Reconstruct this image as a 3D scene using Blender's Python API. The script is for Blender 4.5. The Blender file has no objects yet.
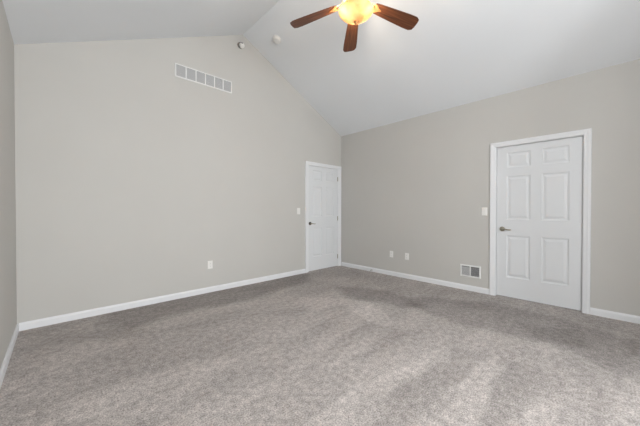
import bpy, bmesh, math, random
import numpy as np
from mathutils import Vector, Matrix
random.seed(4)
S = bpy.context.scene
COL = S.collection
PI = math.pi

# ------------------------------------------------------------------ camera
cam_pos = Vector((-4.3924, -3.9802, 1.1806))
yaw, pit, rol, FPX = 0.8128, -0.00976, 0.0004, 276.69
fw = Vector((math.cos(yaw)*math.cos(pit), math.sin(yaw)*math.cos(pit), math.sin(pit)))
r = Vector((math.sin(yaw), -math.cos(yaw), 0)); u = r.cross(fw)
r2 = r*math.cos(rol)+u*math.sin(rol); u2 = -r*math.sin(rol)+u*math.cos(rol)
cd = bpy.data.cameras.new('camera'); cd.sensor_width = 36; cd.lens = FPX/640*36; cd.clip_start = .02
cam = bpy.data.objects.new('camera', cd); COL.objects.link(cam)
M = Matrix((r2, u2, -fw)).transposed().to_4x4(); M.translation = cam_pos
cam.matrix_world = M; S.camera = cam

# ------------------------------------------------------------------ light and exposure
S.view_settings.view_transform = 'Standard'; S.view_settings.look = 'None'
S.view_settings.gamma = 1; S.view_settings.use_curve_mapping = False
S.view_settings.exposure = 0.11
wd = bpy.data.worlds.new('sky'); S.world = wd; wd.use_nodes = True
wd.node_tree.nodes['Background'].inputs[0].default_value = (.80, .88, 1, 1)
wd.node_tree.nodes['Background'].inputs[1].default_value = 1.0
BACK = -8.0
CLX, CLY = -1.45, -4.95                    # added narrowing at the rear right, shades the right wall: its outside corner
WIN = [(-4.35, -3.1), (-2.9, -1.65)]      # unseen window openings added in the rear wall for light (x range)
WZ = (0.55, 2.25)
def area(name, loc, rot, sx, sy, power, color):
    l = bpy.data.lights.new(name, 'AREA'); l.shape = 'RECTANGLE'; l.size = sx; l.size_y = sy
    l.energy = power; l.color = color
    o = bpy.data.objects.new(name, l); COL.objects.link(o); o.location = loc; o.rotation_euler = rot
for (a, b), pw in zip(WIN, (112, 66)):
    area('added_daylight', ((a+b)/2, BACK+.03, sum(WZ)/2), (PI/2, 0, 0), b-a-.1, WZ[1]-WZ[0]-.1, pw, (.955, .98, 1))  # area lamps added in the unseen rear windows
RWIN = (-7.25, -5.75)                      # window added in the unseen stepped-in wall to even the light
area('added_daylight', (CLX-.03, sum(RWIN)/2, sum(WZ)/2), (PI/2, 0, PI/2), 1.4, WZ[1]-WZ[0]-.1, 108, (.955, .98, 1))
SIDEWIN = (-7.4, -5.9)                     # window added for light in the left wall, unseen behind the camera
area('added_daylight', (-4.6907+.03, sum(SIDEWIN)/2, sum(WZ)/2), (PI/2, 0, -PI/2), 1.4, WZ[1]-WZ[0]-.1, 62, (.955, .98, 1))

# ------------------------------------------------------------------ materials
def mat(name, col, rough=.6, metal=0, **kw):
    m = bpy.data.materials.new(name); m.use_nodes = True
    b = m.node_tree.nodes['Principled BSDF']
    b.inputs['Base Color'].default_value = (*col, 1); b.inputs['Roughness'].default_value = rough
    b.inputs['Metallic'].default_value = metal
    for k, v in kw.items(): b.inputs[k].default_value = v
    return m
def noise(m, scale, detail=3, coord='Object', vec_scale=None):
    nt = m.node_tree; tc = nt.nodes.new('ShaderNodeTexCoord'); n = nt.nodes.new('ShaderNodeTexNoise')
    n.inputs['Scale'].default_value = scale; n.inputs['Detail'].default_value = detail
    if vec_scale:
        mp = nt.nodes.new('ShaderNodeMapping'); mp.inputs['Scale'].default_value = vec_scale
        nt.links.new(tc.outputs[coord], mp.inputs[0]); nt.links.new(mp.outputs[0], n.inputs['Vector'])
    else: nt.links.new(tc.outputs[coord], n.inputs['Vector'])
    return n
def ramp(m, fac, stops):
    nt = m.node_tree; c = nt.nodes.new('ShaderNodeValToRGB')
    e = c.color_ramp.elements
    while len(e) < len(stops): e.new(.5)
    for i, (p, col) in enumerate(stops): e[i].position = p; e[i].color = (*col, 1)
    nt.links.new(fac, c.inputs[0]); return c
def bump(m, src, strength, dist):
    nt = m.node_tree; b = nt.nodes.new('ShaderNodeBump'); b.inputs['Strength'].default_value = strength
    b.inputs['Distance'].default_value = dist; nt.links.new(src, b.inputs['Height'])
    nt.links.new(b.outputs[0], nt.nodes['Principled BSDF'].inputs['Normal'])

def paint(name, col, rough, var=.015):
    m = mat(name, col, rough)
    n = noise(m, 1.3, 3)
    lo = tuple(c*(1-var) for c in col); hi = tuple(c*(1+var) for c in col)
    c = ramp(m, n.outputs['Fac'], [(.3, lo), (.7, hi)])
    m.node_tree.links.new(c.outputs[0], m.node_tree.nodes['Principled BSDF'].inputs['Base Color'])
    f = noise(m, 160, 2); bump(m, f.outputs['Fac'], .06, .002)
    return m
M_WALL = paint('greige_wall_paint', (.545, .530, .500), .75)
M_CEIL = paint('white_ceiling_paint', (.79, .81, .83), .9, .008)
M_TRIM = mat('white_trim_paint', (.77, .775, .785), .45)
M_DOOR = mat('white_door_paint', (.715, .725, .735), .5)
for m_ in (M_TRIM, M_DOOR):
    f = noise(m_, 60, 2); bump(m_, f.outputs['Fac'], .04, .001)
M_PLASTIC = mat('white_plastic', (.80, .79, .76), .35)
M_SLOT = mat('dark_slot', (.05, .05, .05), .6)
M_VENT = mat('white_enamel', (.78, .78, .76), .45)
M_SLAT = mat('grey_white_slat', (.52, .52, .52), .5)
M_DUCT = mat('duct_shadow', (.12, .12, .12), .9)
M_NICKEL = mat('satin_nickel', (.40, .37, .30), .3, 1)
M_PEWTER = mat('dark_pewter', (.09, .085, .08), .35, .8)
M_BRONZE = mat('antique_bronze', (.62, .31, .12), .42, .6)
M_GREYP = mat('grey_plastic', (.20, .20, .19), .5)
M_RUBBER = mat('white_rubber', (.75, .75, .72), .8)
for m_, s_ in ((M_NICKEL, 90), (M_PEWTER, 90), (M_BRONZE, 60)):
    n_ = noise(m_, s_, 3); bump(m_, n_.outputs['Fac'], .08, .001)
# walnut
M_WOOD = mat('walnut_blade', (.10, .04, .02), .38)
n_ = noise(M_WOOD, 9, 5, vec_scale=(.35, 7, 2))
c_ = ramp(M_WOOD, n_.outputs['Fac'], [(.3, (.050, .017, .008)), (.52, (.135, .043, .016)), (.72, (.23, .078, .028))])
M_WOOD.node_tree.links.new(c_.outputs[0], M_WOOD.node_tree.nodes['Principled BSDF'].inputs['Base Color'])
# alabaster glass: light comes through it from the bulbs
M_GLASS = bpy.data.materials.new('amber_alabaster_glass'); M_GLASS.use_nodes = True
nt = M_GLASS.node_tree; pb = nt.nodes['Principled BSDF']; out = nt.nodes['Material Output']
n_ = noise(M_GLASS, 9, 4)
c_ = ramp(M_GLASS, n_.outputs['Fac'], [(.35, (.42, .30, .18)), (.65, (.56, .45, .32))])
tr = nt.nodes.new('ShaderNodeBsdfTranslucent'); mx = nt.nodes.new('ShaderNodeMixShader'); mx.inputs[0].default_value = .62
pb.inputs['Roughness'].default_value = .3
nt.links.new(c_.outputs[0], tr.inputs['Color']); nt.links.new(c_.outputs[0], pb.inputs['Base Color'])
nt.links.new(pb.outputs[0], mx.inputs[1]); nt.links.new(tr.outputs[0], mx.inputs[2]); nt.links.new(mx.outputs[0], out.inputs[0])
M_BULB = mat('lit_bulb', (1, .9, .7), .5)
M_BULB.node_tree.nodes['Principled BSDF'].inputs['Emission Color'].default_value = (1, .72, .38, 1)
M_BULB.node_tree.nodes['Principled BSDF'].inputs['Emission Strength'].default_value = 8
# window glass
M_PANE = mat('window_glass', (1, 1, 1), 0.02, 0); M_PANE.node_tree.nodes['Principled BSDF'].inputs['Transmission Weight'].default_value = 1
# carpet
M_CARPET = mat('cut_pile_carpet', (.33, .29, .27), 1.0)
nt = M_CARPET.node_tree; pb = nt.nodes['Principled BSDF']
pb.inputs['Specular IOR Level'].default_value = .1
n1 = noise(M_CARPET, 105, 6); n1.inputs['Roughness'].default_value = .7; n2 = noise(M_CARPET, 22, 6); n3 = noise(M_CARPET, 2.2, 5, vec_scale=(.55, 1.5, 1))
n3.inputs['Distortion'].default_value = .6
def mrange(src, a, b, lo, hi):
    q = nt.nodes.new('ShaderNodeMapRange'); q.inputs[1].default_value = a; q.inputs[2].default_value = b
    q.inputs[3].default_value = lo; q.inputs[4].default_value = hi; nt.links.new(src, q.inputs[0]); return q.outputs[0]
def mul(a, b):
    q = nt.nodes.new('ShaderNodeMath'); q.operation = 'MULTIPLY'; nt.links.new(a, q.inputs[0]); nt.links.new(b, q.inputs[1]); return q.outputs[0]
at = nt.nodes.new('ShaderNodeAttribute'); at.attribute_name = 'nap_shade'
tone = mul(mul(mul(mrange(n1.outputs['Fac'], .3, .7, .35, 1.65), mrange(n2.outputs['Fac'], .3, .7, .78, 1.22)),
               mrange(n3.outputs['Fac'], .3, .7, .87, 1.13)), at.outputs['Fac'])
vm = nt.nodes.new('ShaderNodeVectorMath'); vm.operation = 'SCALE'; vm.inputs[0].default_value = (.44, .402, .380)
nt.links.new(tone, vm.inputs['Scale']); nt.links.new(vm.outputs[0], pb.inputs['Base Color'])
bump(M_CARPET, n1.outputs['Fac'], .5, .005)

# ------------------------------------------------------------------ mesh helpers
def obj(name, bm, m, parent=None, loc=None, smooth=False, bevel=0):
    me = bpy.data.meshes.new(name)
    bmesh.ops.recalc_face_normals(bm, faces=bm.faces)
    if smooth:
        for f in bm.faces: f.smooth = True
    bm.to_mesh(me); bm.free(); me.materials.append(m)
    o = bpy.data.objects.new(name, me); COL.objects.link(o)
    if parent: o.parent = parent
    if loc: o.location = loc
    if bevel:
        md = o.modifiers.new('bevel', 'BEVEL'); md.width = bevel; md.segments = 2; md.limit_method = 'ANGLE'
    if smooth == 'auto':
        md = o.modifiers.new('split', 'EDGE_SPLIT'); md.split_angle = math.radians(35)
    return o
def box(bm, a, b, mtx=None):
    vs = [bm.verts.new((x, y, z)) for z in (a[2], b[2]) for y in (a[1], b[1]) for x in (a[0], b[0])]
    for f in ((0, 1, 3, 2), (4, 6, 7, 5), (0, 4, 5, 1), (2, 3, 7, 6), (0, 2, 6, 4), (1, 5, 7, 3)):
        bm.faces.new([vs[i] for i in f])
    if mtx is not None:
        for v in vs: v.co = mtx @ v.co
    return vs
def prism(bm, pts, ax, a, b):
    """pts: outline in the two axes other than ax (ordered), extruded from a to b along ax"""
    def mk(p, t):
        q = list(p); q.insert(ax, t); return bm.verts.new(q)
    A = [mk(p, a) for p in pts]; B = [mk(p, b) for p in pts]; n = len(pts)
    bm.faces.new(A); bm.faces.new(B[::-1])
    for i in range(n): bm.faces.new([A[i], B[i], B[(i+1) % n], A[(i+1) % n]])
    return A+B
def lathe(bm, prof, n=32, mtx=None):
    rings = []; vs = []
    for (rr, z) in prof:
        if rr < 1e-5: ring = [bm.verts.new((0, 0, z))]
        else: ring = [bm.verts.new((rr*math.cos(2*PI*i/n), rr*math.sin(2*PI*i/n), z)) for i in range(n)]
        rings.append(ring); vs += ring
    for A, B in zip(rings, rings[1:]):
        for i in range(n):
            j = (i+1) % n
            if len(A) == 1 and len(B) == 1: break
            if len(A) == 1: bm.faces.new([A[0], B[i], B[j]])
            elif len(B) == 1: bm.faces.new([A[i], B[0], A[j]])
            else: bm.faces.new([A[i], B[i], B[j], A[j]])
    if mtx is not None:
        for v in vs: v.co = mtx @ v.co
    return vs
def sweep(bm, pts, radii, n=12):
    """round bar through pts with (ra, rb) radii"""
    prev = None; P = [Vector(p) for p in pts]
    for i, p in enumerate(P):
        t = (P[min(i+1, len(P)-1)]-P[max(i-1, 0)]).normalized()
        s = t.cross(Vector((0, 0, 1))); s = s.normalized() if s.length > .05 else Vector((1, 0, 0)); w = s.cross(t)
        ra, rb = radii[i]
        ring = [bm.verts.new(p + s*ra*math.cos(2*PI*k/n) + w*rb*math.sin(2*PI*k/n)) for k in range(n)]
        if prev:
            for k in range(n): bm.faces.new([prev[k], ring[k], ring[(k+1) % n], prev[(k+1) % n]])
        else: bm.faces.new(ring[::-1])
        prev = ring
    bm.faces.new(prev)
def tag(o, label=None, cat=None, group=None, kind=None):
    for k, v in (('label', label), ('category', cat), ('group', group), ('kind', kind)):
        if v: o[k] = v
    return o
def empty(name, mtx):
    o = bpy.data.objects.new(name, None); COL.objects.link(o); o.matrix_world = mtx; o.empty_display_size = .1; return o
def struct(name, bm, m, label, cat, **kw):
    return tag(obj(name, bm, m, **kw), label, cat, kind='structure')
# frames on the walls: local x = along the wall (right as seen from the room), y = into the wall, z = up
def on_far(x, z, off=0): return Matrix.Translation((x, -off, z))
def on_right(y, z, off=0): return Matrix.Translation((-off, y, z)) @ Matrix.Rotation(-PI/2, 4, 'Z')

# ------------------------------------------------------------------ room
W, H, R, RX, T = -4.6907, 2.7532, 3.9173, -2.28, .12
HL = 2.7789
# door openings
A0, A1, AH = -.935, -.105, 2.045       # far wall
B0, B1, BH = -2.871, -3.751, 2.05      # right wall
bm = bmesh.new()
prism(bm, [(W-T, 0), (A0, 0), (A0, AH), (A1, AH), (A1, 0), (T, 0), (T, H-.058), (0, H), (RX, R), (W, HL), (W-T, HL-.056)], 1, 0, T)
struct('wall_far', bm, M_WALL, 'tall greige gable wall with the long vent high up', 'wall')
bm = bmesh.new()
prism(bm, [(0, 0), (B0, 0), (B0, BH), (B1, BH), (B1, 0), (CLY, 0), (CLY, H), (0, H)], 0, 0, T)
struct('wall_right', bm, M_WALL, 'low greige side wall on the right with the wide door', 'wall')
bm = bmesh.new()
a, b = SIDEWIN
for (y0, y1, z0, z1) in ((b, 0, 0, HL), (BACK, a, 0, HL), (a, b, 0, WZ[0]), (a, b, WZ[1], HL)):
    box(bm, (W-T, y0, z0), (W, y1, z1))
struct('wall_left', bm, M_WALL, 'greige side wall at the left edge of the view', 'wall')
bm = bmesh.new()                       # rear wall
(a, b), (c, d) = WIN
def roofz(x): return H+(R-H)*(x/RX) if x > RX else HL+(R-HL)*((x-W)/(RX-W))
for (x0, x1) in ((W, a), (b, c), (d, CLX+T)):
    box(bm, (x0, BACK-T, 0), (x1, BACK, WZ[1]))
for (x0, x1) in WIN: box(bm, (x0, BACK-T, 0), (x1, BACK, WZ[0]))
prism(bm, [(W, WZ[1]), (CLX+T, WZ[1]), (CLX+T, roofz(CLX+T)), (RX, R), (W, HL)], 1, BACK-T, BACK)
struct('wall_rear', bm, M_WALL, 'greige gable wall with two added windows behind the camera', 'wall')
bm = bmesh.new()  # added return wall, out of view, keeps window light off the right wall
prism(bm, [(CLX, 0), (0, 0), (0, H-.001), (CLX, roofz(CLX)-.001)], 1, CLY-T, CLY)
a, b = RWIN; zt = roofz(CLX)-.001
for (y0, y1, z0, z1) in ((b, CLY-T, 0, zt), (BACK, a, 0, zt), (a, b, 0, WZ[0]), (a, b, WZ[1], zt)):
    box(bm, (CLX, y0, z0), (CLX+T, y1, z1))
struct('added_wall_return', bm, M_WALL, 'added greige shading wall stepping in behind the camera, with an added window', 'wall')
bm = bmesh.new()
e = .3
prism(bm, [(0+T, H-T*(R-H)/-RX), (RX, R), (W-T, HL-T*(R-HL)/(RX-W)), (W-T, HL+.2), (RX, R+.25), (T, H+.2)], 1, BACK-T, T)
struct('ceiling', bm, M_CEIL, 'white vaulted ceiling with two slopes meeting in a ridge', 'ceiling')

# floor with worn and vacuumed areas (nap direction, wear and one painted shade patch, in floor coordinates)
WEAR_SHADE = [  # outline in floor metres, soft edge, strength of the wear, nap or shade mark
 ([(-4.12, -0.33), (-3.78, 0.27), (-2.91, 0.10), (-1.08, -0.07), (-1.32, -0.54), (-2.48, -0.68), (-3.29, -0.62), (-3.92, -0.69)], .28, -.15),
 ([(-2.17, -0.00), (-0.35, -0.15), (-0.70, -1.31), (-1.55, -1.18), (-2.45, -0.82)], .25, -.03),
 ([(-1.21, -1.07), (-0.88, -1.67), (-1.11, -2.40), (-1.40, -2.22), (-1.56, -1.49)], .26, -.16),
 ([(-0.98, -1.98), (-0.35, -3.02), (-0.40, -3.59), (-0.66, -4.19), (-1.52, -4.14), (-1.27, -3.68), (-1.32, -2.98), (-1.29, -2.23)], .25, -.15),
 ([(-0.85, -3.32), (-0.72, -3.77), (-1.07, -3.92), (-1.23, -3.57)], .15, -.08),
 ([(-0.28, -0.35), (-0.13, -2.72), (-0.19, -4.04), (-0.39, -4.17), (-0.67, -3.09), (-0.98, -1.98)], .2, -.05),
 ([(-1.95, -3.01), (-1.87, -3.21), (-2.36, -3.27), (-2.92, -3.30), (-3.27, -3.10), (-2.81, -3.06)], .06, -.09),
 ([(-1.81, -3.37), (-1.81, -3.62), (-2.27, -3.64), (-2.75, -3.59), (-2.86, -3.49), (-2.35, -3.43)], .03, -.07),
 ([(-2.04, -2.19), (-2.00, -2.37), (-2.89, -2.51), (-3.12, -2.42)], .05, -.05),
 ([(-1.92, -2.51), (-1.89, -2.67), (-2.45, -2.66), (-2.67, -2.62), (-2.75, -2.59)], .04, -.05),
 ([(-1.66, -1.45), (-1.49, -1.72), (-1.79, -2.43), (-1.97, -2.40), (-1.96, -1.92)], .09, .10),
 ([(-2.42, -2.90), (-2.19, -2.95), (-2.37, -3.02), (-2.89, -3.00), (-3.38, -2.99), (-3.55, -2.83), (-3.04, -2.84)], .08, .08),
 ([(-1.93, -3.24), (-1.79, -3.35), (-2.36, -3.42), (-2.87, -3.48), (-3.12, -3.24), (-2.67, -3.25)], .05, .06),
 ([(-2.08, -2.43), (-2.02, -2.55), (-2.78, -2.56), (-3.02, -2.51)], .05, .05),
 ([(-4.69, -1.06), (-4.50, -0.85), (-4.19, -0.72), (-4.17, -0.90), (-4.44, -1.13), (-4.66, -1.37)], .12, .06),
 ([(-4.39, -1.69), (-3.91, -1.67), (-3.34, -1.77), (-3.37, -1.92), (-3.90, -1.89), (-4.27, -1.97)], .12, .06),
 ([(-4.06, -2.36), (-3.71, -2.27), (-3.14, -2.45), (-3.19, -2.56), (-3.67, -2.45), (-3.91, -2.50)], .1, .05),
 ([(-4.58, -0.48), (-4.24, -0.23), (-3.79, -0.65), (-3.99, -0.91)], .15, -.04),
 ([(-1.98, -1.03), (-1.75, -1.48), (-1.78, -1.76), (-2.28, -1.58)], .1, .06),
 ([(-1.56, -3.45), (-1.33, -3.92), (-1.60, -4.14), (-2.21, -4.10), (-2.60, -3.73), (-1.96, -3.64)], .15, -.05),  # painted darkening, offsets too much light on the near right floor
]
nx, ny = 188, 320
xs = np.linspace(W-T, T, nx); ys = np.linspace(BACK-T, T, ny)
X, Y = np.meshgrid(xs, ys)
Xw = X + .03*np.sin(3.1*Y+1.3*X)+.02*np.sin(7.3*X-4.1*Y)+.015*np.sin(17*Y+9*X)
Yw = Y + .03*np.sin(2.7*X-1.9*Y+1)+.02*np.sin(6.1*Y+5.2*X)+.015*np.sin(15*X-13*Y)
nap_shade = np.ones_like(X)
for poly, soft, k in WEAR_SHADE:
    P = poly; n = len(P)
    inside = np.zeros_like(X, bool); dist = np.full_like(X, 1e9)
    for i in range(n):
        (x0, y0), (x1, y1) = P[i], P[(i+1) % n]
        cond = ((y0 > Yw) != (y1 > Yw)) & (Xw < (x1-x0)*(Yw-y0)/((y1-y0) if abs(y1-y0) > 1e-9 else 1e-9)+x0)
        inside ^= cond
        L = (x1-x0)**2+(y1-y0)**2
        t = np.clip(((Xw-x0)*(x1-x0)+(Yw-y0)*(y1-y0))/L, 0, 1)
        dist = np.minimum(dist, np.hypot(Xw-x0-t*(x1-x0), Yw-y0-t*(y1-y0)))
    sd = np.where(inside, dist, -dist)
    soft *= .38; w = np.clip(sd/(2*soft)+.5, 0, 1); w = w*w*(3-2*w)
    nap_shade *= 1+1.75*k*w
me = bpy.data.meshes.new('floor')
verts = [(float(x), float(y), 0) for x, y in zip(X.ravel(), Y.ravel())]
faces = [(j*nx+i, j*nx+i+1, (j+1)*nx+i+1, (j+1)*nx+i) for j in range(ny-1) for i in range(nx-1)]
nv = len(verts)
edge = [j*nx for j in range(ny-1)] ; 
me.from_pydata(verts, [], faces); me.materials.append(M_CARPET)
at_ = me.attributes.new('nap_shade', 'FLOAT', 'POINT'); at_.data.foreach_set('value', nap_shade.ravel().astype(np.float32))
fl = bpy.data.objects.new('floor', me); COL.objects.link(fl)
md = fl.modifiers.new('thickness', 'SOLIDIFY'); md.thickness = .05; md.offset = -1
tag(fl, 'grey beige cut pile carpet with worn traffic bands, vacuum marks and painted shade at the near right', 'carpet', kind='structure')

# baseboards: profile (thickness outwards, height)
BP = [(0, 0), (.014, 0), (.014, .058), (.009, .068), (.006, .078), (0, .078)]
def baseboard(name, ax, a, b, wallpos, sgn, label):
    bm = bmesh.new()
    pts = [(wallpos+sgn*t, z) for t, z in BP]
    prism(bm, pts, ax, a, b)
    struct(name, bm, M_TRIM, label, 'baseboard')
baseboard('baseboard_far', 0, W+.014, -1.0107, 0, -1, 'white baseboard along the gable wall left of the narrow door')
bm = bmesh.new()
prism(bm, [(-t, z) for t, z in BP], 1, -.021, -2.803)
struct('baseboard_right', bm, M_TRIM, 'white baseboard on the right wall between the two doors', 'baseboard')
bm = bmesh.new()
prism(bm, [(-t, z) for t, z in BP], 1, -3.816, CLY)
struct('baseboard_right_end', bm, M_TRIM, 'white baseboard on the right wall beyond the wide door', 'baseboard')
baseboard('baseboard_left', 1, 0, BACK, W, 1, 'white baseboard along the left wall')
baseboard('baseboard_rear', 0, W+.014, CLX, BACK, 1, 'white baseboard along the rear wall')

# ------------------------------------------------------------------ doors
def casing(name, mtx, w, h, wl, wr, label, recess, top=.064):
    """local origin at the bottom left of the opening; frame w x h"""
    bm = bmesh.new()
    def leg(x_in, x_out):
        s = 1 if x_out > x_in else -1; L = abs(x_out-x_in)
        prof = [(x_in, 0), (x_in, -.010), (x_in+s*.012, -.013), (x_in+s*L*.45, -.014), (x_in+s*L*.6, -.018), (x_out-s*.004, -.019), (x_out, -.014), (x_out, 0)]
        return prof
    # mitred frame: sweep the profile up, across and down
    prof = [(0, 0), (0, -.010), (.15, -.013), (.45, -.014), (.6, -.018), (.94, -.019), (1, -.014), (1, 0)]
    stations = []
    def ring(fn): return [bm.verts.new(fn(t, d)) for t, d in prof]
    stations.append(ring(lambda t, d: (-t*wl, d, 0)))
    stations.append(ring(lambda t, d: (-t*wl, d, h+t*top)))
    stations.append(ring(lambda t, d: (w+t*wr, d, h+t*top)))
    stations.append(ring(lambda t, d: (w+t*wr, d, 0)))
    for A, B in zip(stations, stations[1:]):
        for i in range(len(prof)): j = (i+1) % len(prof); bm.faces.new([A[i], A[j], B[j], B[i]])
    bm.faces.new(stations[0]); bm.faces.new(stations[-1])
    # jamb lining the opening, with a stop behind the slab
    jt = .006; D = T
    box(bm, (0, -.001, 0), (jt, D, h)); box(bm, (w-jt, -.001, 0), (w, D, h)); box(bm, (jt, -.001, h-jt), (w-jt, D, h))
    st = recess+.036
    if st+.012 < D:
        box(bm, (jt, st, 0), (jt+.012, st+.012, h-jt)); box(bm, (w-jt-.012, st, 0), (w-jt, st+.012, h-jt)); box(bm, (jt+.012, st, h-jt-.012), (w-jt-.012, st+.012, h-jt))
    o = struct(name, bm, M_TRIM, label, 'door casing'); o.matrix_world = mtx; return o
def six_panel_slab(w, h, th, cols, rows):
    """front face at y=0 looking to -y, body to y=th"""
    bm = bmesh.new()
    xs = sorted({0, w, *[c for p in cols for c in p]}); zs = sorted({0, h, *[c for p in rows for c in p]})
    V = {}
    def vert(x, y, z):
        k = (round(x, 5), round(y, 5), round(z, 5))
        if k not in V: V[k] = bm.verts.new((x, y, z))
        return V[k]
    for i in range(len(xs)-1):
        for j in range(len(zs)-1):
            x0, x1, z0, z1 = xs[i], xs[i+1], zs[j], zs[j+1]
            if (x0, x1) in cols and (z0, z1) in rows:
                steps = [(0, 0), (.004, .007), (.016, .010), (.022, .010), (.048, .003), (.052, .003)]
                rings = [[vert(x0+s, d, z0+s), vert(x1-s, d, z0+s), vert(x1-s, d, z1-s), vert(x0+s, d, z1-s)] for s, d in steps]
                for A, B in zip(rings, rings[1:]):
                    for k in range(4): bm.faces.new([A[k], A[(k+1) % 4], B[(k+1) % 4], B[k]])
                bm.faces.new(rings[-1])
            else: bm.faces.new([vert(x0, 0, z0), vert(x1, 0, z0), vert(x1, 0, z1), vert(x0, 0, z1)])
    # sides and back
    per = [(x, 0) for x in xs] + [(w, z) for z in zs[1:]] + [(x, h) for x in xs[::-1][1:]] + [(0, z) for z in zs[::-1][1:-1]]
    F = [vert(x, 0, z) for x, z in per]; B = [bm.verts.new((x, th, z)) for x, z in per]; n = len(per)
    for i in range(n): bm.faces.new([F[i], B[i], B[(i+1) % n], F[(i+1) % n]])
    bm.faces.new(B)
    return bm
def door(name, mtx, w, h, hx, hz, rose_m, lever_m, label, hinges, flip):
    st, mu = .115*w/.86, .115*w/.86
    pw = (w-2*st-mu)/2
    cols = [(st, st+pw), (st+pw+mu, w-st)]
    rows = [(.265, .83), (1.045, 1.63), (1.745, 1.945)]
    o = tag(obj(name, six_panel_slab(w, h, .035, cols, rows), M_DOOR), label, 'door', kind='structure')
    o.matrix_world = mtx
    bm = bmesh.new()      # rosette
    mr = Matrix.Translation((hx, 0, hz)) @ Matrix.Rotation(PI/2, 4, 'X')
    lathe(bm, [(0, 0), (.033, 0), (.033, .004), (.029, .009), (.018, .012), (.012, .014), (.011, .034), (.0, .034)], 28, mr)
    rs = obj('door_handle', bm, rose_m, o, smooth='auto')
    bm = bmesh.new()      # curved lever
    pts = []; rad = []
    for i in range(11):
        t = i/10; pts.append((hx-.008+t*.118, -.040+.006*math.sin(t*PI), hz+.004*math.sin(t*2*PI)-.006*t)); rad.append((.0065-.001*t, .010-.003*t))
    rad[0] = (.004, .006); rad[-1] = (.003, .004)
    sweep(bm, pts, rad)
    lathe(bm, [(0, .028), (.014, .028), (.014, .046), (.009, .050), (0, .050)], 20, mr)
    obj('lever', bm, lever_m, rs, smooth='auto')
    if hinges:
        for z in (.20, 1.0, h-.20):
            bm = bmesh.new()
            lathe(bm, [(0, z-.045), (.003, z-.047), (.0055, z-.043), (.0055, z+.043), (.003, z+.047), (0, z+.045)], 12, Matrix.Translation((w+.004, -.005, 0)))
            box(bm, (w-.010, -.0016, z-.043), (w+.003, 0.0, z+.043))
            q = obj('hinge', bm, M_NICKEL, o, smooth='auto')
    return o
casing('trim_1', on_far(A0, 0), A1-A0, AH, .0757, .094, 'white casing around the narrow door in the corner', .0)
door('door_1', on_far(A0+.009, .012, -.001), .812, 2.022, .040, .915, M_PEWTER, M_NICKEL,
     'narrow white six-panel door in the far corner with exposed hinges', True, False)
RB = .022
casing('trim_2', on_right(B0, 0), B0-B1, BH, .067, .064, 'white casing around the wide door in the right wall', RB, .060)
door('door_2', on_right(B0-.009, .012, -RB), .862, 2.029, .066, .915, M_NICKEL, M_NICKEL,
     'wide white six-panel door set in the right wall beside the floor vent', False, False)

# ------------------------------------------------------------------ windows added behind the camera to light the room
def window(name, mtx, w, h, label):
    bm = bmesh.new()
    def fr(bm, x0, x1, z0, z1, t, y0, y1):
        box(bm, (x0, y0, z0), (x0+t, y1, z1)); box(bm, (x1-t, y0, z0), (x1, y1, z1))
        box(bm, (x0+t, y0, z0), (x1-t, y1, z0+t)); box(bm, (x0+t, y0, z1-t), (x1-t, y1, z1))
    fr(bm, 0, w, 0, h, .035, .02, T-.01)
    o = struct(name, bm, M_TRIM, label, 'window'); o.matrix_world = mtx
    for k, (z0, z1) in enumerate(((.035, h/2+.02), (h/2-.02, h-.035))):
        bm = bmesh.new(); y = .045+.03*k
        fr(bm, .036, w-.036, z0+.001, z1-.001, .04, y, y+.028)
        s = obj('sash', bm, M_TRIM, o)
        bm = bmesh.new(); box(bm, (.076, y+.012, z0+.041), (w-.076, y+.016, z1-.041)); obj('pane', bm, M_PANE, s)
    bm = bmesh.new()
    fr(bm, -.06, w+.06, -.06, h+.06, .06, -.016, 0)
    obj('window_casing', bm, M_TRIM, o)
for i, (a, b) in enumerate(WIN):
    window('window_%d' % (i+1), Matrix.Translation((b, BACK, WZ[0])) @ Matrix.Rotation(PI, 4, 'Z'), b-a, WZ[1]-WZ[0],
           'added white sash window in the rear wall, the %s one' % ('one nearer the left wall' if i == 0 else 'one nearer the right wall'))

a, b = SIDEWIN
window('window_3', Matrix.Translation((W, a, WZ[0])) @ Matrix.Rotation(PI/2, 4, 'Z'), b-a, WZ[1]-WZ[0], 'added white sash window in the left wall behind the camera')

a, b = RWIN
window('window_4', Matrix.Translation((CLX, b, WZ[0])) @ Matrix.Rotation(-PI/2, 4, 'Z'), b-a, WZ[1]-WZ[0], 'added white sash window in the stepped-in wall behind the camera')

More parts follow.
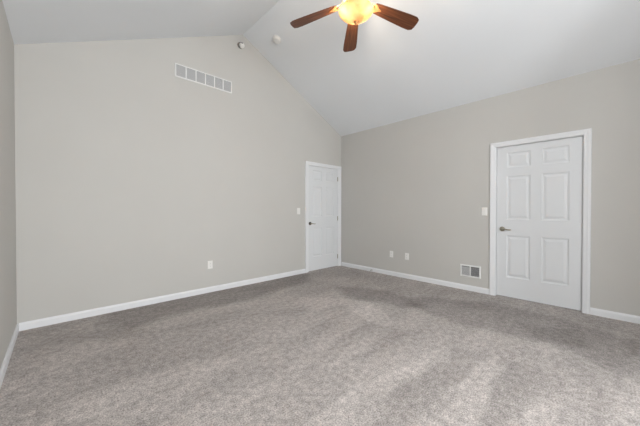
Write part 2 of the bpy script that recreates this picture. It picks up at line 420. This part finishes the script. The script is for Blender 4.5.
# ------------------------------------------------------------------ wall fittings
def grille(name, mtx, w, h, n, rim, bar, label, cat, tilts, slat_p, slat_mats, slat_w=.012):
    root = empty(name, mtx); tag(root, label, cat)
    # frame: local x 0..w, z 0..h, sticks out to -y
    bm = bmesh.new(); o = .010
    # bevelled outer frame as rings
    def ring(s, y): return [bm.verts.new(p) for p in ((s, y, s), (w-s, y, s), (w-s, y, h-s), (s, y, h-s))]
    rr = [ring(0, -.001), ring(.002, -.006), ring(.006, -o), ring(rim-.002, -o), ring(rim, -.008), ring(rim, -.001)]
    for A, B in zip(rr+[rr[0]], rr[1:]+[rr[0]]):
        if A is B: continue
        for k in range(4): bm.faces.new([A[k], A[(k+1) % 4], B[(k+1) % 4], B[k]])
    cw = (w-2*rim-(n-1)*bar)/n
    for i in range(1, n):
        x = rim+i*cw+(i-1)*bar
        box(bm, (x, -.0095, rim), (x+bar, -.001, h-rim))
    obj('frame', bm, M_VENT, root)
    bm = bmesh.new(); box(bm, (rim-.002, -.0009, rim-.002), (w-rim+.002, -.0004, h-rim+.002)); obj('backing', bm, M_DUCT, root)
    for i in range(n):
        bm = bmesh.new(); x = rim+i*(cw+bar); z = rim+slat_p*.5
        while z < h-rim-slat_p*.3:
            m4 = Matrix.Translation((0, -.005, z)) @ Matrix.Rotation(tilts[i], 4, 'X')
            box(bm, (x, -slat_w/2, -.0006), (x+cw, slat_w/2, .0006), m4); z += slat_p
        obj('louver_bank', bm, slat_mats[i], root)
    # screws
    for sx in (.5*rim, w-.5*rim):
        bm = bmesh.new(); lathe(bm, [(0, 0), (.0045, 0), (.0035, .0018), (0, .0022)], 12, Matrix.Translation((sx, -o, h/2)) @ Matrix.Rotation(PI/2, 4, 'X'))
        obj('screw', bm, M_VENT, root)
    return root
grille('air_return_grille', on_far(-3.264, 2.946), .797, .181, 6, .017, .013,
       'long white return air grille high on the gable wall', 'vent', [math.radians(-52)]*6, .0095, [M_SLAT]*6, .0105)
grille('wall_register', on_right(-2.413, .198), .281, .178, 2, .022, .014,
       'small white two-bank vent low on the right wall beside the wide door', 'vent', [math.radians(-84), math.radians(18)], .0125, [M_SLAT, M_SLAT], .0105)

def plate(bm, w=.070, h=.115, t=.006):
    rr = []
    for s, y in ((0, 0), (0, -t*.45), (.003, -t*.85), (.006, -t)):
        rr.append([bm.verts.new(p) for p in ((-w/2+s, y, -h/2+s), (w/2-s, y, -h/2+s), (w/2-s, y, h/2-s), (-w/2+s, y, h/2-s))])
    bm.faces.new(rr[0]); bm.faces.new(rr[-1])
    for A, B in zip(rr, rr[1:]):
        for k in range(4): bm.faces.new([A[k], A[(k+1) % 4], B[(k+1) % 4], B[k]])
def screw(parent, z, t=.006):
    bm = bmesh.new(); lathe(bm, [(0, 0), (.0035, 0), (.0028, .0012), (0, .0015)], 12, Matrix.Translation((0, -t, z)) @ Matrix.Rotation(PI/2, 4, 'X'))
    obj('screw', bm, M_PLASTIC, parent, smooth=True)
def outlet(mtx, label):
    root = empty('wall_outlet', mtx); tag(root, label, 'outlet', 'duplex wall outlets above the baseboards')
    bm = bmesh.new(); plate(bm); obj('cover_plate', bm, M_PLASTIC, root)
    for z in (.0195, -.0195):
        bm = bmesh.new()
        pts = []
        for k in range(24):
            a_ = 2*PI*k/24; pts.append((.0170*math.cos(a_), max(-.0135, min(.0135, .0172*math.sin(a_)))+z))
        prism(bm, pts, 1, -.0092, -.006)
        s = obj('socket', bm, M_PLASTIC, root)
        bm = bmesh.new()
        box(bm, (-.0075, -.0094, z-.001), (-.0055, -.0090, z+.008)); box(bm, (.0055, -.0094, z), (.0075, -.0090, z+.0075))
        lathe(bm, [(0, 0), (.0025, 0), (.0025, .0004), (0, .0004)], 12, Matrix.Translation((0, -.0090, z-.007)) @ Matrix.Rotation(PI/2, 4, 'X'))
        obj('slots', bm, M_SLOT, s)
    screw(root, 0)
outlet(on_far(-2.805, .395), 'white duplex outlet low on the gable wall')
outlet(on_right(-1.229, .385), 'left one of the two white outlets low on the right wall')
outlet(on_right(-1.537, .380), 'right one of the two white outlets low on the right wall')
def switch(mtx, label):
    root = empty('light_switch', mtx); tag(root, label, 'light switch', 'wall light switches by the doors')
    bm = bmesh.new(); plate(bm, .074, .117); box(bm, (-.0165, -.0075, -.033), (.0165, -.006, .033)); obj('cover_plate', bm, M_PLASTIC, root)
    bm = bmesh.new(); prism(bm, [(-.0075, -.030), (-.0115, .030), (-.0075, .030)], 0, -.0145, .0145); obj('rocker', bm, M_PLASTIC, root)
    for z in (.048, -.048): screw(root, z)
switch(on_far(-1.170, 1.165), 'white light switch left of the narrow corner door')
switch(on_right(-2.732, 1.162), 'white light switch between the corner and the wide door')

# round alarm on the gable wall under the ridge
root = empty('wall_sensor', on_far(-2.330, 3.728)); tag(root, 'small round white sensor with dark rim high on the gable wall under the ridge', 'sensor')
rx = Matrix.Rotation(PI/2, 4, 'X')
bm = bmesh.new(); lathe(bm, [(0, 0), (.046, 0), (.046, .012), (.042, .030), (.038, .034), (0, .034)], 32, rx); obj('base', bm, M_GREYP, root, smooth='auto')
bm = bmesh.new(); lathe(bm, [(0, .020), (.040, .020), (.040, .040), (.034, .054), (.020, .062), (0, .064)], 32, Matrix.Translation((.008, 0, -.006)) @ Matrix.Rotation(math.radians(8), 4, 'Z') @ rx)
hd = obj('head', bm, M_PLASTIC, root, smooth='auto')
bm = bmesh.new(); lathe(bm, [(0, .052), (.012, .052), (.012, .063), (.008, .066), (0, .066)], 20, Matrix.Translation((.002, 0, .016)) @ rx); obj('lens', bm, M_GREYP, hd, smooth='auto')

# smoke detector on the right-hand slope
al = math.atan2(R-H, -RX)              # slope angle
sm = Matrix.Translation((-1.978, -.485, H+(R-H)*(-1.978/RX))) @ Matrix.Rotation(al, 4, 'Y') @ Matrix.Rotation(PI, 4, 'X')
root = empty('smoke_detector', sm); tag(root, 'round white smoke detector on the sloped ceiling near the gable wall', 'smoke detector')
bm = bmesh.new(); lathe(bm, [(0, 0), (.066, 0), (.066, .010), (.062, .012), (0, .012)], 40); obj('base', bm, M_PLASTIC, root, smooth='auto')
bm = bmesh.new(); lathe(bm, [(0, .012), (.057, .012), (.057, .018), (.060, .020), (.060, .028), (.052, .038), (.030, .043), (.028, .041), (0, .041)], 40); cv = obj('cover', bm, M_PLASTIC, root, smooth='auto')
bm = bmesh.new(); lathe(bm, [(0, .041), (.010, .041), (.009, .044), (0, .0445)], 20); obj('test_button', bm, M_VENT, cv, smooth='auto')

# spring door stop on the right baseboard
root = empty('door_stop', on_right(-.812, .034, .014)); tag(root, 'small spring door stop on the baseboard near the corner door', 'door stop')
bm = bmesh.new(); lathe(bm, [(0, 0), (.011, 0), (.011, .003), (.006, .008), (0, .008)], 16, rx); obj('mount', bm, M_NICKEL, root, smooth='auto')
bm = bmesh.new()
sweep(bm, [(.005*math.cos(t*.9), -.008-t*.0009, .005*math.sin(t*.9)) for t in range(64)], [(.0010, .0010)]*64, 6); obj('spring', bm, M_PEWTER, root, smooth=True)
bm = bmesh.new(); lathe(bm, [(0, .064), (.0075, .064), (.0085, .068), (.0085, .078), (.006, .082), (0, .082)], 16, rx); obj('rubber_tip', bm, M_RUBBER, root, smooth='auto')

# ------------------------------------------------------------------ ceiling fan
FX, FY, FZ = RX, -2.256, 3.125          # FZ: height of the blade plane
fan = empty('ceiling_fan', Matrix.Translation((FX, FY, FZ)))
tag(fan, 'five-blade walnut ceiling fan with a lit amber glass bowl hanging from the ridge', 'ceiling fan')
bm = bmesh.new(); top = R-FZ
lathe(bm, [(0, top), (.010, top-.002), (.078, top-.055), (.080, top-.065), (.072, top-.085), (.045, top-.110), (.022, top-.125), (0, top-.125)], 36)
obj('canopy', bm, M_BRONZE, fan, smooth='auto')
bm = bmesh.new(); lathe(bm, [(0, top-.12), (.0125, top-.12), (.0125, .265), (.030, .255), (.030, .235), (0, .235)], 20); obj('downrod', bm, M_BRONZE, fan, smooth='auto')
bm = bmesh.new(); lathe(bm, [(0, .245), (.045, .242), (.085, .225), (.118, .195), (.128, .170), (.128, .150), (.118, .132), (.100, .118), (.090, .100), (.060, .090), (0, .090)], 44)
obj('motor_housing', bm, M_BRONZE, fan, smooth='auto')
bm = bmesh.new(); lathe(bm, [(0, .095), (.062, .095), (.070, .080), (.070, .045), (.055, .030), (.060, .012), (.100, .006), (.104, .001), (.060, -.004), (0, -.004)], 40)
obj('light_fitter', bm, M_BRONZE, fan, smooth='auto')
BR = .172
bm = bmesh.new()
prof = [(.160, -.004), (.166, -.010), (.168, -.016), (.162, -.026), (.146, -.043), (.120, -.062), (.088, -.080), (.055, -.097), (.028, -.110), (.010, -.115),
        (.010, -.111), (.028, -.106), (.053, -.093), (.085, -.076), (.116, -.058), (.142, -.039), (.158, -.024), (.163, -.015), (.161, -.010), (.157, -.005), (.160, -.004)]
lathe(bm, prof, 56)
bowl = obj('glass_bowl', bm, M_GLASS, fan, smooth=True)
bm = bmesh.new(); lathe(bm, [(0, -.104), (.012, -.106), (.022, -.112), (.023, -.118), (.015, -.125), (.011, -.129), (.015, -.135), (.010, -.142), (0, -.145)], 20)
obj('finial', bm, M_BRONZE, bowl, smooth=True)
bm = bmesh.new(); lathe(bm, [(0, -.002), (.005, -.002), (.005, -.106), (0, -.106)], 10); obj('center_rod', bm, M_BRONZE, fan, smooth='auto')
for k in range(3):
    a_ = math.radians(-77+120*k)
    c0 = Vector((.085*math.cos(a_), .085*math.sin(a_), -.022))
    bm = bmesh.new(); lathe(bm, [(0, -.026), (.008, -.024), (.016, -.014), (.018, -.002), (.014, .010), (.010, .018), (.010, .026), (0, .026)], 18, Matrix.Translation(c0) @ Matrix.Rotation(math.radians(0), 4, 'X'))
    bl = obj('bulb', bm, M_BULB, fan, smooth=True)
    lp = bpy.data.lights.new('fan_lamp', 'POINT'); lp.energy = 12; lp.color = (1, .86, .68); lp.shadow_soft_size = .02
    lo = bpy.data.objects.new('fan_lamp', lp); COL.objects.link(lo); lo.parent = fan; lo.location = c0+Vector((.0, 0, -.006))
    bl.visible_shadow = True
    lo.location = Vector((.105*math.cos(a_), .105*math.sin(a_), -.022))
# blade blank along +x
def blade_mesh():
    bm = bmesh.new(); out = []
    def halfw(x):  # x from 0 (root) to 1 (tip)
        return .050+.030*min(1, x*1.25)**.8
    x0, x1 = .185, .672
    N = 22; up = []; 
    for i in range(N+1):
        t = i/N; x = x0+(x1-x0)*t; hw = halfw(t)
        if t < .06: hw *= math.sqrt(max(0, 1-((.06-t)/.06)**2))*.35+.65
        d = (x1-x)
        if d < .02: hw -= .018*(1-math.sqrt(max(0, 1-((.02-d)/.02)**2)))
        up.append((x + (.010*(1-(0)) if i == N else 0), hw))
    pts = up + [(up[-1][0]+.007, up[-1][1]*.45), (up[-1][0]+.007, -up[-1][1]*.45)] + [(x, -y) for x, y in reversed(up)]
    prism(bm, pts, 2, -.0035, .0035)
    return bm
def arm_mesh():
    bm = bmesh.new()
    # forked bracket: neck, two curled prongs and a mounting plate below the blade
    sweep(bm, [(.085, 0, .040), (.110, 0, .036), (.135, 0, .022), (.150, 0, .008)], [(.016, .006), (.013, .006), (.012, .006), (.014, .005)], 12)
    for s in (-1, 1):
        sweep(bm, [(.146, s*.004, .008), (.165, s*.024, .001), (.188, s*.034, -.006), (.212, s*.030, -.008), (.232, s*.016, -.008), (.240, s*.002, -.008)],
              [(.009, .005), (.009, .005), (.010, .004), (.011, .004), (.012, .004), (.010, .004)], 10)
    prism(bm, [(.205, -.030), (.236, -.020), (.272, -.006), (.278, 0), (.272, .006), (.236, .020), (.205, .030), (.200, 0)], 2, -.0105, -.0040)
    for (x, y) in ((.222, -.017), (.222, .017), (.256, 0)):
        lathe(bm, [(0, -.0135), (.003, -.0130), (.0045, -.0105), (.0045, -.004), (0, -.004)], 10, Matrix.Translation((x, y, 0)))
    return bm
pitch = Matrix.Rotation(math.radians(-12), 4, 'X')
base = math.degrees(math.atan2(FY-cam_pos.y, FX-cam_pos.x))   # direction pointing away from the lens
b0 = None
for k in range(5):
    rot = Matrix.Rotation(math.radians(base+6.8+72*k), 4, 'Z')
    if b0 is None:
        b0 = obj('blade', blade_mesh(), M_WOOD, fan, bevel=.002); a0 = obj('blade_arm', arm_mesh(), M_BRONZE, b0, smooth='auto')
        b, a = b0, a0
    else:
        b = b0.copy(); COL.objects.link(b); b.parent = fan
        a = a0.copy(); COL.objects.link(a); a.parent = b
    b.matrix_local = rot @ Matrix.Translation((0, 0, .092)) @ Matrix.Rotation(math.radians(8.5), 4, 'Y') @ pitch
